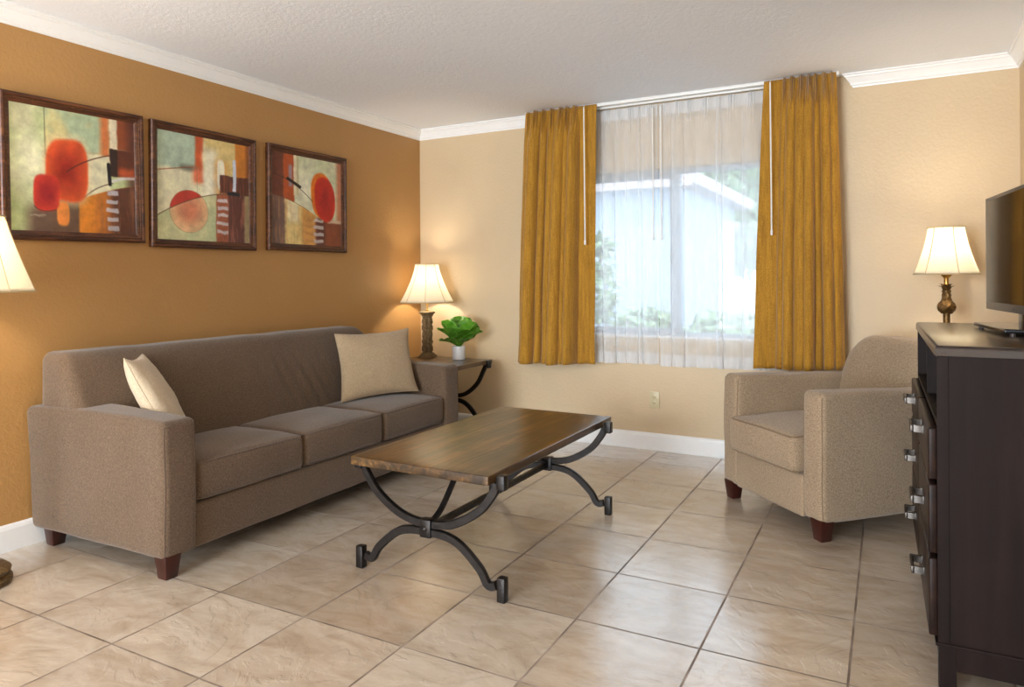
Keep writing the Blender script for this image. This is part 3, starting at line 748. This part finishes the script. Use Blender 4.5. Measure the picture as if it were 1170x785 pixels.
# armchair : local x = width (to the camera's right), local y = depth to the rear, origin front centre
ARZ = math.radians(-43.6)
ach = thing('armchair', 'tan upholstered armchair turned toward the room beside the dark dresser', 'armchair', (2.937, -1.092, 0), ARZ)
AW, AD, AT2 = .765, .90, .135
def arm2(seed):
    def fn(p):
        q = Vector(p); tz = (p.z+.28)/.56
        if p.z > 0: q.z += tz*(.024-.030*(p.y/.45+1)/2)
        kz = max(0, 1-(p.z/.28)**2); kx = max(0, 1-(p.y/.42)**2)
        q.x += math.copysign(.006, p.x)*kz*kx
        q.y -= .006*kz if p.y < 0 else 0
        return q+wrinkle(p, .004, 5, seed)
    return fn
for s in (-1, 1):
    b = newbm(); fn = arm2(30+s); rbox(b, (0, 0, 0), (AT2, AD, .58), .032, .05, fn); a = link('arm', b, M['chair'], ach, loc=(s*(AW/2-AT2/2), AD/2, .372))
    for s2 in (-1, 1):
        pts = [fn(rbox_map(Vector((s2*AT2/2, -AD/2, z)), (AT2/2, AD/2, .29), .032))-Vector((0, .0005, 0)) for z in [-.27+.54*j/20 for j in range(21)]]
        seam(a, pts, M['chair_pipe'], .0022)
b = newbm(); rbox(b, (0, 0, 0), (AW-2*AT2+.02, .80, .195), .014, .06, lambda p: Vector(p)+wrinkle(p, .004, 6, 4)); link('base', b, M['chair'], ach, loc=(0, .395, .183))
hzc = .29
def chair_back(p):
    t_ = max(0, (p.z+hzc)/(2*hzc)); q = Vector(p); u = (-p.y/.10+1)/2      # u=1 at the front face
    yr = AD-.02-.0*t_; yf = AD-.27+.13*t_**1.2
    q.y = yr+(yf-yr)*u - (.02*math.sin(PI*max(0, min(1, t_))) if p.y < 0 else 0)
    e = max(0, abs(p.x)-.10)/.20; q.z -= .13*min(1, e)**2.4*t_
    q.x *= 1-.05*t_**2
    return q+wrinkle(p, .005, 4, 8)
b = newbm(); rbox(b, (0, 0, 0), (AW-2*AT2+.10, .20, 2*hzc), .05, .03, chair_back); link('backrest', b, M['chair'], ach, loc=(0, 0, .595))
cushion(ach, (-.004, .268, .376), (AW-2*AT2+.016, .640, .178), .034, .026, 40, M['chair'], M['chair_pipe'])
for (x, y) in ((-.336, .036), (.336, .036), (-.330, AD-.06), (.330, AD-.06)):
    b = newbm(); tapered(b, 0, 0, 0, .10, .027, .038); link('leg', b, M['cherry'], ach, loc=(x, y, 0))

# throw pillows placed by corner frames: origin bottom centre, U along the width, V up the height
def pillow(label, bl, br, tl, trr, thick, mat, seed, bend=0):
    bl, br, tl, trr = map(Vector, (bl, br, tl, trr))
    c = (bl+br+tl+trr)/4; base = (bl+br)/2
    Uax = ((br-bl)+(trr-tl))/4; Vax = ((tl-bl)+(trr-br))/4
    n = Uax.cross(Vax).normalized()
    root = thing('throw_pillow', label, 'pillow', base, group='throw pillows on the sofa')
    N_ = 34
    def P_(u, v, side):
        cu = 1-.085*(1-v*v)*abs(u)**1.5; cv = 1-.085*(1-u*u)*abs(v)**1.5
        th = thick*(max(0, (1-u*u))*max(0, (1-v*v)))**.42
        w_ = .006*nz((u, v, side), 2.6, seed)+.004*nz((u, v, side), 6, seed+2)
        corner = (u*u*v*v)
        p = c+Uax*u*cu+Vax*v*cv+n*(side*(th+w_*(th/thick))+.012*corner*math.sin(3*u+2*v+seed))+n*bend*(1-v*v)
        return p-base
    b = newbm(); cache = {}
    for side in (1, -1):
        g = []
        for j in range(N_+1):
            row = []
            for i in range(N_+1):
                u, v = math.sin((i/N_-.5)*PI), math.sin((j/N_-.5)*PI)
                edge = i in (0, N_) or j in (0, N_)
                if edge and (i, j) in cache: row.append(cache[(i, j)]); continue
                vv = b.verts.new(P_(u, v, side if not edge else 0))
                if edge: cache[(i, j)] = vv
                row.append(vv)
            g.append(row)
        for j in range(N_):
            for i in range(N_):
                q = (g[j][i], g[j][i+1], g[j+1][i+1], g[j+1][i]); b.faces.new(q if side > 0 else q[::-1])
    link('pillow_cover', b, mat, root)
    pts = []
    K = [math.sin((i/N_-.5)*PI) for i in range(N_+1)]
    for u in K[:-1]: pts.append(P_(u, -1, 0))
    for v in K[:-1]: pts.append(P_(1, v, 0))
    for u in K[::-1][:-1]: pts.append(P_(u, 1, 0))
    for v in K[::-1][:-1]: pts.append(P_(-1, v, 0))
    b = newbm(); tube(b, pts, .0035, 6, closed=True); link('piping', b, mat, root)
pillow('cream throw pillow leaning inside the near left arm of the sofa', (.74, -2.82, .475), (.475, -2.572, .480), (.48, -2.908, .870), (.285, -2.675, .840), .064, M['linen_light'], 3)
pillow('larger beige square throw pillow at the far right arm of the sofa', (.535, -1.56, .470), (.775, -1.085, .475), (.385, -1.44, .855), (.575, -.945, .880), .075, M['linen'], 8)

# ------------------------------------------------------------------ iron X tables
def iron_frame(parent, yy, W, H, node_z, foot_h, bar=.0165, dep=.012, name='end_frame'):
    """upper U and lower arch in the local xz plane at y=yy; W half width at bracket, H underside height"""
    b = newbm()
    prof = [(-bar*.8, -dep), (-bar, -dep*.6), (-bar, dep*.6), (-bar*.8, dep), (bar*.8, dep), (bar, dep*.6), (bar, -dep*.6), (bar*.8, -dep)]
    up = [(-W, H-.005), (-W*.93, H-.05), (-W*.73, H*.72), (-W*.38, node_z+.034), (0, node_z+.016), (W*.38, node_z+.034), (W*.73, H*.72), (W*.93, H-.05), (W, H-.005)]
    lo = [(-W*.92, .054), (-W*.83, .058), (-W*.73, node_z*.50), (-W*.40, node_z*.86), (0, node_z-.016), (W*.40, node_z*.86), (W*.73, node_z*.50), (W*.83, .058), (W*.92, .054)]
    lo = [(-W*.97, .056), (-W*.86, .052)]+lo[2:-2]+[(W*.86, .052), (W*.97, .056)]
    for path in (up, lo): sweep(b, [Vector((x, yy, z)) for x, z in [(p.x, p.z) for p in spline([(x, 0, z) for x, z in path], 8)]], prof, (0, 1, 0))
    return link(name, b, M['iron'], parent)
def node_block(parent, yy, node_z, sgn):
    b = newbm(); box(b, -.026, .026, yy-.020, yy+.020, node_z-.036, node_z+.036, bev=.004)
    o = link('centre_block', b, M['iron'], parent)
    b = newbm(); lathe(b, [(.011, 0), (.010, .005), (.005, .009), (.0, .010)], 14, cap=False); link('rivet', b, M['iron'], o, loc=(0, yy+sgn*.019, node_z), rot=(-sgn*PI/2, 0, 0))
def iron_table(parent, W, Ys, H, node_z, foot_x, top_x, brace=True):
    for yy in Ys:
        sgn = -1 if yy < 0 else 1
        iron_frame(parent, yy, top_x, H, node_z, .09); node_block(parent, yy, node_z, sgn)
        for s in (-1, 1):
            b = newbm(); box(b, s*foot_x-.017, s*foot_x+.017, yy-.017, yy+.017, 0, .092, bev=.004); link('foot', b, M['iron'], parent)
            b = newbm(); box(b, s*(W+.008)-.018, s*(W+.008)+.018, yy-.019, yy+.019, H-.027, H+.030, bev=.005); link('corner_bracket', b, M['iron'], parent)
    b = newbm(); prof = [(-.012, -.010), (-.012, .010), (.012, .010), (.012, -.010)]
    sweep(b, [(0, Ys[0]+.015, node_z-.004), (0, Ys[1]-.015, node_z-.004)], prof, (1, 0, 0)); link('stretcher', b, M['iron'], parent, smooth=False)
    if brace:
        for yy, sg in ((Ys[0], 1), (Ys[1], -1)):
            b = newbm(); Lb = (Ys[1]-Ys[0])
            pts = spline([(0, yy+sg*.015, node_z+.012), (0, yy+sg*.10, node_z+.05), (0, yy+sg*Lb*.20, H-.05), (0, yy+sg*Lb*.23, H+.002)], 8)
            sweep(b, pts, [(-.007, -.010), (-.007, .010), (.007, .010), (.007, -.010)], (1, 0, 0)); link('brace', b, M['iron'], parent, smooth=False)
ct = thing('coffee_table', 'rectangular wooden coffee table with dark iron curved legs in mid-room', 'coffee table', (1.868, -1.945, 0))
def plank_top(parent, W, Lh, z0, z1, mat, off=(0, 0)):
    b = newbm(); rbox(b, (0, 0, 0), (2*W, 2*Lh, z1-z0), .005, .06, lambda p: Vector(p)+Vector((nz(p, 11, 2)*.0012*(1 if abs(p.x) > W-.01 else 0), nz(p, 11, 5)*.0015*(1 if abs(p.y) > Lh-.01 else 0), 0)))
    return link('tabletop', b, mat, parent, loc=(off[0], off[1], (z0+z1)/2))
plank_top(ct, .332, .636, .445, .481, M['oak'], (-.014, 0))
iron_table(ct, .336, (-.575, .525), .445, .222, .342, .325)
et = thing('end_table', 'dark wood end table with iron legs behind the far sofa arm in the corner', 'end table', (.455, -.450, 0))
b = newbm(); rbox(b, (0, 0, 0), (.64, .62, .032), .004, .08); link('tabletop', b, M['oak'], et, loc=(0, 0, .574))
iron_table(et, .318, (-.24, .24), .558, .285, .325, .305, brace=False)

# ------------------------------------------------------------------ lamps
def bell(rt, rb, z0, z1, n=16, p=1.55):
    return [(rt+(rb-rt)*((1-k/n)**p), z0+(z1-z0)*k/n) for k in range(n+1)]
def shade(parent, rt, rb, z0, z1, panels, p=1.55, rot=0):
    pr = bell(rt, rb, z0, z1, 18, p)
    def fn(r, z, a):
        q = ((a-rot)/(2*PI/panels)) % 1
        return r*(1-.018*math.sin(PI*q))
    b = newbm(); lathe(b, pr, panels*12, fn=fn, cap=False); o = link('lamp_shade', b, M['shade'], parent, recalc=False)
    md = o.modifiers.new('thickness', 'SOLIDIFY'); md.thickness = .0015
    b = newbm()
    for k in range(panels):
        a = rot+2*PI*k/panels; tube(b, [((r+.001)*math.cos(a), (r+.001)*math.sin(a), z) for r, z in pr], .0022, 6)
    link('shade_seam', b, M['shade_trim'], o)
    for r, z in ((pr[0][0], z0), (pr[-1][0], z1)):
        b = newbm(); tube(b, [(r*math.cos(2*PI*k/64), r*math.sin(2*PI*k/64), z) for k in range(64)], .0038, 6, closed=True); link('shade_rim', b, M['shade_trim'], o)
    zc = z1-.02
    b = newbm()
    for k in range(3):
        a = 2*PI*k/3; tube(b, [(0, 0, zc), (rt*math.cos(a), rt*math.sin(a), z1-.004)], .0015, 6)
    lathe(b, [(.004, zc-.004), (.007, zc+.004), (.004, z1+.002), (.0, z1+.006)], 12, cap=False); link('shade_holder', b, M['gold'], parent)
    return o
def bulb(parent, z, power, col=(1.0, .88, .72)):
    b = newbm(); lathe(b, [(.012, -.045), (.014, -.03), (.027, -.005), (.030, .012), (.024, .030), (.010, .040), (0, .042)], 16, (0, 0, z), cap=False); link('light_bulb', b, M['bulb'], parent)
    l = D.lights.new('lamp_light', 'POINT'); l.energy = power; l.color = col; l.shadow_soft_size = .05
    o = D.objects.new('lamp_light', l); COL.objects.link(o); o.parent = parent; o.location = (0, 0, z+.065)
# column lamp on the end table
z0 = .590
cl = thing('table_lamp', 'lit white bell-shade lamp with a carved bronze column on the corner end table', 'table lamp', (.232, -.232, z0), .35)
b = newbm(); box(b, -.062, .062, -.062, .062, 0, .012, bev=.003); box(b, -.054, .054, -.054, .054, .012, .022, bev=.003); box(b, -.045, .045, -.045, .045, .022, .034, bev=.004); link('base', b, M['bronze_dark'], cl)
def colf(r, z, a):
    k = (z-.034)/.29
    fl = .0035*math.cos(a*8)
    blocks = .0030*(1 if (math.sin(z*115)+math.sin(a*4+math.floor(z/.048)*1.7)) > .4 else -1)
    return r+fl+blocks
b = newbm(); lathe(b, [(.040, .034+.29*k/110) for k in range(111)], 64, fn=colf)
link('column', b, M['bronze_dark'], cl)
b = newbm(); lathe(b, [(.040, .322), (.046, .328), (.046, .334), (.056, .346), (.064, .350), (.064, .358), (.058, .364), (.020, .368)], 40); link('capital', b, M['bronze_dark'], cl)
b = newbm(); lathe(b, [(.010, .366), (.012, .376), (.007, .382), (.007, .41), (.014, .415), (.014, .44), (.007, .445), (.007, .50)], 16); link('neck', b, M['gold'], cl)
shade(cl, .093, .213, .437, .738, 8, 1.45, .2); bulb(cl, .55, 14)
# pineapple lamp
pt_ = thing('side_table', 'small dark side table in the corner behind the armchair', 'side table', (3.79, -.31, 0))
b = newbm(); lathe(b, [(.235, .600), (.243, .604), (.243, .620), (.235, .625)], 48); link('tabletop', b, M['espresso_top'], pt_)
b = newbm(); lathe(b, [(.16, 0), (.16, .02), (.05, .05), (.028, .12), (.035, .3), (.025, .45), (.06, .6)], 32); link('pedestal', b, M['espresso'], pt_)
z0 = .625
pl = thing('table_lamp', 'lit cream bell-shade lamp with a gold pineapple base beside the television', 'table lamp', (3.745, -.36, z0), .3)
b = newbm(); lathe(b, [(.075, 0), (.078, .008), (.070, .018), (.045, .030), (.025, .045), (.020, .075)], 36); link('base', b, M['bronze'], pl)
b = newbm(); lathe(b, [(.018, .07), (.024, .10), (.020, .14), (.018, .20), (.021, .28), (.017, .33), (.017, .388)], 24); link('stem', b, M['bronze'], pl)
def pine(r, z, a):
    k = (z-.38)/.115
    return r+.0026*max(0, math.sin(a*6+z*150))*1+.0026*max(0, math.sin(a*6-z*150))
b = newbm(); PR = []
for k in range(61):
    q = k/60
    r = .0175+.0265*math.exp(-((q-.30)/.26)**2)
    PR.append((r, .383+.118*q))
lathe(b, PR, 60, fn=pine); link('pineapple_body', b, M['bronze'], pl)
b = newbm(); lathe(b, [(.022, .500), (.023, .504), (.022, .508), (.015, .510)], 24)
for ring, (n, r1, zt, zb) in enumerate(((8, .058, .532, .508), (7, .040, .542, .512))):
    for k in range(n):
        a = 2*PI*k/n+ring*.4; pts = []
        for t_ in (0, .35, .7, 1):
            rr = .014+(r1-.014)*t_**1.8; wv = (.009*(1-t_)+.0005+.006*math.sin(PI*t_)); zz = zb+(zt-zb)*math.sin(t_*PI*.62)/math.sin(PI*.62)
            pts.append((rr, wv, zz))
        L_ = [b.verts.new((rr*math.cos(a)-w_*math.sin(a), rr*math.sin(a)+w_*math.cos(a), zz)) for rr, w_, zz in pts]
        R_ = [b.verts.new((rr*math.cos(a)+w_*math.sin(a), rr*math.sin(a)-w_*math.cos(a), zz)) for rr, w_, zz in pts]
        for j in range(3): b.faces.new((L_[j], L_[j+1], R_[j+1], R_[j]))
link('leaf_crown', b, M['bronze'], pl)
b = newbm(); lathe(b, [(.010, .508), (.012, .545), (.011, .575), (.013, .580)], 16); link('neck', b, M['gold'], pl)
b = newbm(); lathe(b, [(.012, .575), (.024, .590), (.028, .598)], 24, cap=False, fn=lambda r, z, a: r+.002*math.cos(a*12)); o = link('fitter', b, M['gold'], pl)
b = newbm(); lathe(b, [(.006, .575), (.006, .67)], 10); link('socket_rod', b, M['gold'], pl)
shade(pl, .086, .154, .596, .848, 6, 1.4, .55); bulb(pl, .70, 13)
# floor lamp at the left border
fl = thing('floor_lamp', 'lit white-shade floor lamp at the left edge with a dark stepped round base', 'floor lamp', (.28, -3.40, 0))
b = newbm(); lathe(b, [(.128, 0), (.138, .008), (.138, .022), (.126, .030), (.118, .034), (.130, .042), (.134, .054), (.122, .066), (.05, .078), (.02, .10)], 48); link('base', b, M['bronze_dark'], fl)
b = newbm(); lathe(b, [(.016, .09), (.014, .3), (.020, .34), (.012, .38), (.012, .80), (.019, .84), (.012, .88), (.010, 1.20), (.014, 1.21), (.014, 1.25), (.007, 1.26), (.007, 1.30)], 24); link('pole', b, M['bronze_dark'], fl)
shade(fl, .118, .220, 1.172, 1.476, 8, 1.15, .2); bulb(fl, 1.30, 15)

# ------------------------------------------------------------------ potted plant
pp = thing('potted_plant', 'small fiddle-leaf plant in a white pot on the corner end table', 'plant', (.548, -.262, .590))
b = newbm(); lathe(b, [(.044, 0), (.049, .003), (.051, .1), (.050, .104), (.046, .104), (.045, .092)], 40); link('pot', b, M['pot'], pp)
b = newbm(); lathe(b, [(.0, .090), (.0455, .090)], 24, cap=False); link('soil', b, M['soil'], pp)
def leaf(parent, az, elev, ln, wd, curl, z0, roll_=0):
    b = newbm(); ly = b.verts.layers.float.new('vein'); n, m_ = 14, 8
    base = Vector((.008*math.cos(az), .008*math.sin(az), z0)); d = Vector((math.cos(az), math.sin(az), 0)); side = Vector((-math.sin(az), math.cos(az), 0)); g = []
    p = base.copy(); e = elev
    for i in range(n+1):
        t_ = i/n
        if i: e -= curl/n; p = p+(d*math.cos(e)+Vector((0, 0, 1))*math.sin(e))*ln/n
        nrm = -d*math.sin(e)+Vector((0, 0, 1))*math.cos(e)
        w_ = 1.35*wd*(.10+.35*math.sin(min(1, t_*1.5)*PI/2)*min(1, t_*4)+.62*max(0, math.sin(PI*max(0, t_-.22)/.78))**.8 if t_ > .22 else .10+.30*t_/.22)
        if t_ > .93: w_ *= (1-(t_-.93)/.07*.85)
        row = []
        for j in range(-m_, m_+1):
            s_ = j/m_; sv = side*math.cos(roll_)+nrm*math.sin(roll_)
            q = p+sv*s_*w_+nrm*(abs(s_)*w_*.35+.004*math.sin(t_*24+s_*3)*abs(s_))
            v = b.verts.new(q); v[ly] = 1.0 if j == 0 else (.45 if (i % 3 == 0 and abs(j) < m_) else 0); row.append(v)
        g.append(row)
    for i in range(n):
        for j in range(2*m_): b.faces.new((g[i][j], g[i][j+1], g[i+1][j+1], g[i+1][j]))
    o = link('leaf', b, M['leaf'], parent, recalc=False); solid(o, .0008)
for (az, el, ln, wd, cu, zz, rl_) in ((3.5, .95, .215, .052, .5, .10, .2), (.45, .85, .215, .050, .55, .10, -.2), (1.9, 1.35, .245, .060, .25, .10, .1), (1.1, 1.25, .235, .045, .2, .10, .5),
    (4.2, 1.15, .19, .058, .5, .10, 0), (5.2, 1.05, .20, .060, .7, .10, .1), (2.7, 1.0, .205, .055, .8, .10, 0), (5.9, .70, .18, .045, .5, .10, .2), (4.75, 1.3, .17, .055, .4, .10, 0), (3.3, .55, .16, .048, .6, .10, .1),
    (3.9, 1.2, .235, .050, .35, .10, .6), (.1, 1.1, .235, .048, .35, .10, -.6), (2.4, 1.25, .25, .045, .3, .10, -.4), (5.0, .9, .17, .058, .8, .10, .3), (.9, 1.0, .22, .046, .5, .10, .9)):
    leaf(pp, az, el, ln, wd, cu, zz, rl_)
b = newbm()
for k in range(5): a = k*1.3; tube(b, [(.01*math.cos(a), .01*math.sin(a), .088), (.006*math.cos(a), .006*math.sin(a), .13)], .003, 6)
link('stem', b, M['leaf'], pp)

# ------------------------------------------------------------------ dresser
CRZ = math.radians(1.2)
CL, CD, CH = 1.175, .455, 1.01
dr = thing('dresser', 'tall espresso wood dresser with nickel pulls at the right edge', 'dresser', (3.615, -2.42, 0), CRZ)
b = newbm(); vs = box(b, -.006, CD+.004, -.006, CL+.006, CH-.030, CH)
bmesh.ops.bevel(b, geom=[e for e in b.edges if all(v.co.z > CH-.001 for v in e.verts)], offset=.011, segments=3, affect='EDGES', profile=.5)
link('top', b, M['espresso_top'], dr)
b = newbm()
box(b, 0, CD, 0, .020, .145, CH-.030); box(b, 0, CD, CL-.020, CL, .145, CH-.030); box(b, CD-.012, CD, .02, CL-.02, .145, CH-.03)
box(b, 0, CD-.012, .02, CL-.02, .145, .163); box(b, 0, CD-.012, .02, CL-.02, .768, .786)
box(b, .004, CD-.012, CL/2-.009, CL/2+.009, .163, CH-.03)
box(b, .010, CD-.012, .02, CL/2-.009, .600, .612); box(b, .010, CD-.012, CL/2+.009, CL-.02, .600, .612); box(b, .010, CD-.012, .02, CL/2-.009, .384, .396); box(b, .010, CD-.012, CL/2+.009, CL-.02, .384, .396)
link('body', b, M['espresso'], dr, smooth=False)
b = newbm(); box(b, -.002, .028, -.003, .0, .146, CH-.032, bev=.001); link('side_stile', b, M['espresso'], dr, smooth=False)
b = newbm(); box(b, -.008, CD, -.006, CL+.006, .136, .146, bev=.002); box(b, .004, CD-.01, -.001, .018, .070, .136); box(b, .004, .022, .018, CL-.018, .070, .136); box(b, .004, CD-.01, CL-.018, CL+.001, .070, .136); link('base_rail', b, M['espresso'], dr, smooth=False)
for (x, y) in ((.0, -.002), (.0, CL-.042), (CD-.045, -.002), (CD-.045, CL-.042)):
    b = newbm(); box(b, x, x+.044, y, y+.044, 0, .136, bev=.002); link('leg', b, M['espresso'], dr, smooth=False)
zs = ((.615, .766), (.398, .600), (.156, .384))
for (y0, y1) in ((.010, CL/2-.006), (CL/2+.006, CL-.010)):
    for (a0, a1) in zs:
        b = newbm(); box(b, -.024, .0, y0, y1, a0, a1, bev=.005, seg=3)
        d_ = link('drawer', b, M['espresso_front'], dr)
        ym = (y0+y1)/2; zh = (a0+a1)/2+(.026 if a0 > .6 else -.012)
        hb = newbm()
        for s in (-1, 1):
            sweep(hb, spline([(-.024, ym+s*.052, zh), (-.040, ym+s*.052, zh), (-.056, ym+s*.050, zh+.001)], 3), [(-.011, -.006), (-.011, .006), (.011, .006), (.011, -.006)], (0, 1, 0))
        box(hb, -.062, -.052, ym-.060, ym+.060, zh-.012, zh+.012, bev=.003)
        for s in (-1, 1): box(hb, -.027, -.023, ym+s*.052-.010, ym+s*.052+.010, zh-.014, zh+.014, bev=.001)
        link('handle', hb, M['nickel'], d_)

# ------------------------------------------------------------------ television
TVR = math.radians(7.3)
TW, TH = .735, .437
far = Vector((3.823, -1.45, 1.080)); wdir = Vector((-math.sin(TVR), math.cos(TVR), 0)); ctr = far-wdir*TW/2
tv = thing('television', 'flat black television on its stand on top of the dresser', 'television', (ctr.x, ctr.y, CH), TVR)
# local: x backward (to the wall), y width, screen faces -x
zb = 1.080-CH
b = newbm(); box(b, 0, .030, -TW/2, TW/2, zb, zb+TH, bev=.003); link('bezel', b, M['tv_body'], tv)
b = newbm(); rbox(b, (.045, 0, zb+TH/2-.02), (.05, TW*.62, TH*.62), .02, .1); link('rear_housing', b, M['tv_body'], tv)
b = newbm(); box(b, -.0012, .001, -TW/2+.016, TW/2-.016, zb+.030, zb+TH-.014); link('screen', b, M['tv_screen'], tv, smooth=False)
b = newbm(); box(b, -.0015, 0, -.016, .016, zb+.009, zb+.017, bev=.0005); link('logo_badge', b, M['nickel'], tv)
b = newbm(); rbox(b, (0, 0, 0), (.24, .42, .014), .005, .05); link('stand_base', b, M['tv_base'], tv, loc=(.062, .085, .014))

for (x, y) in ((-.04, -.15), (-.04, .26), (.15, -.15), (.15, .26)):
    b = newbm(); lathe(b, [(.008, 0), (.008, .008)], 12, (x, y, 0)); link('rubber_foot', b, M['tv_body'], tv)
b = newbm(); rbox(b, (0, 0, 0), (.035, .12, .12), .01, .04); link('stand_neck', b, M['tv_base'], tv, loc=(.045, .0, .072))
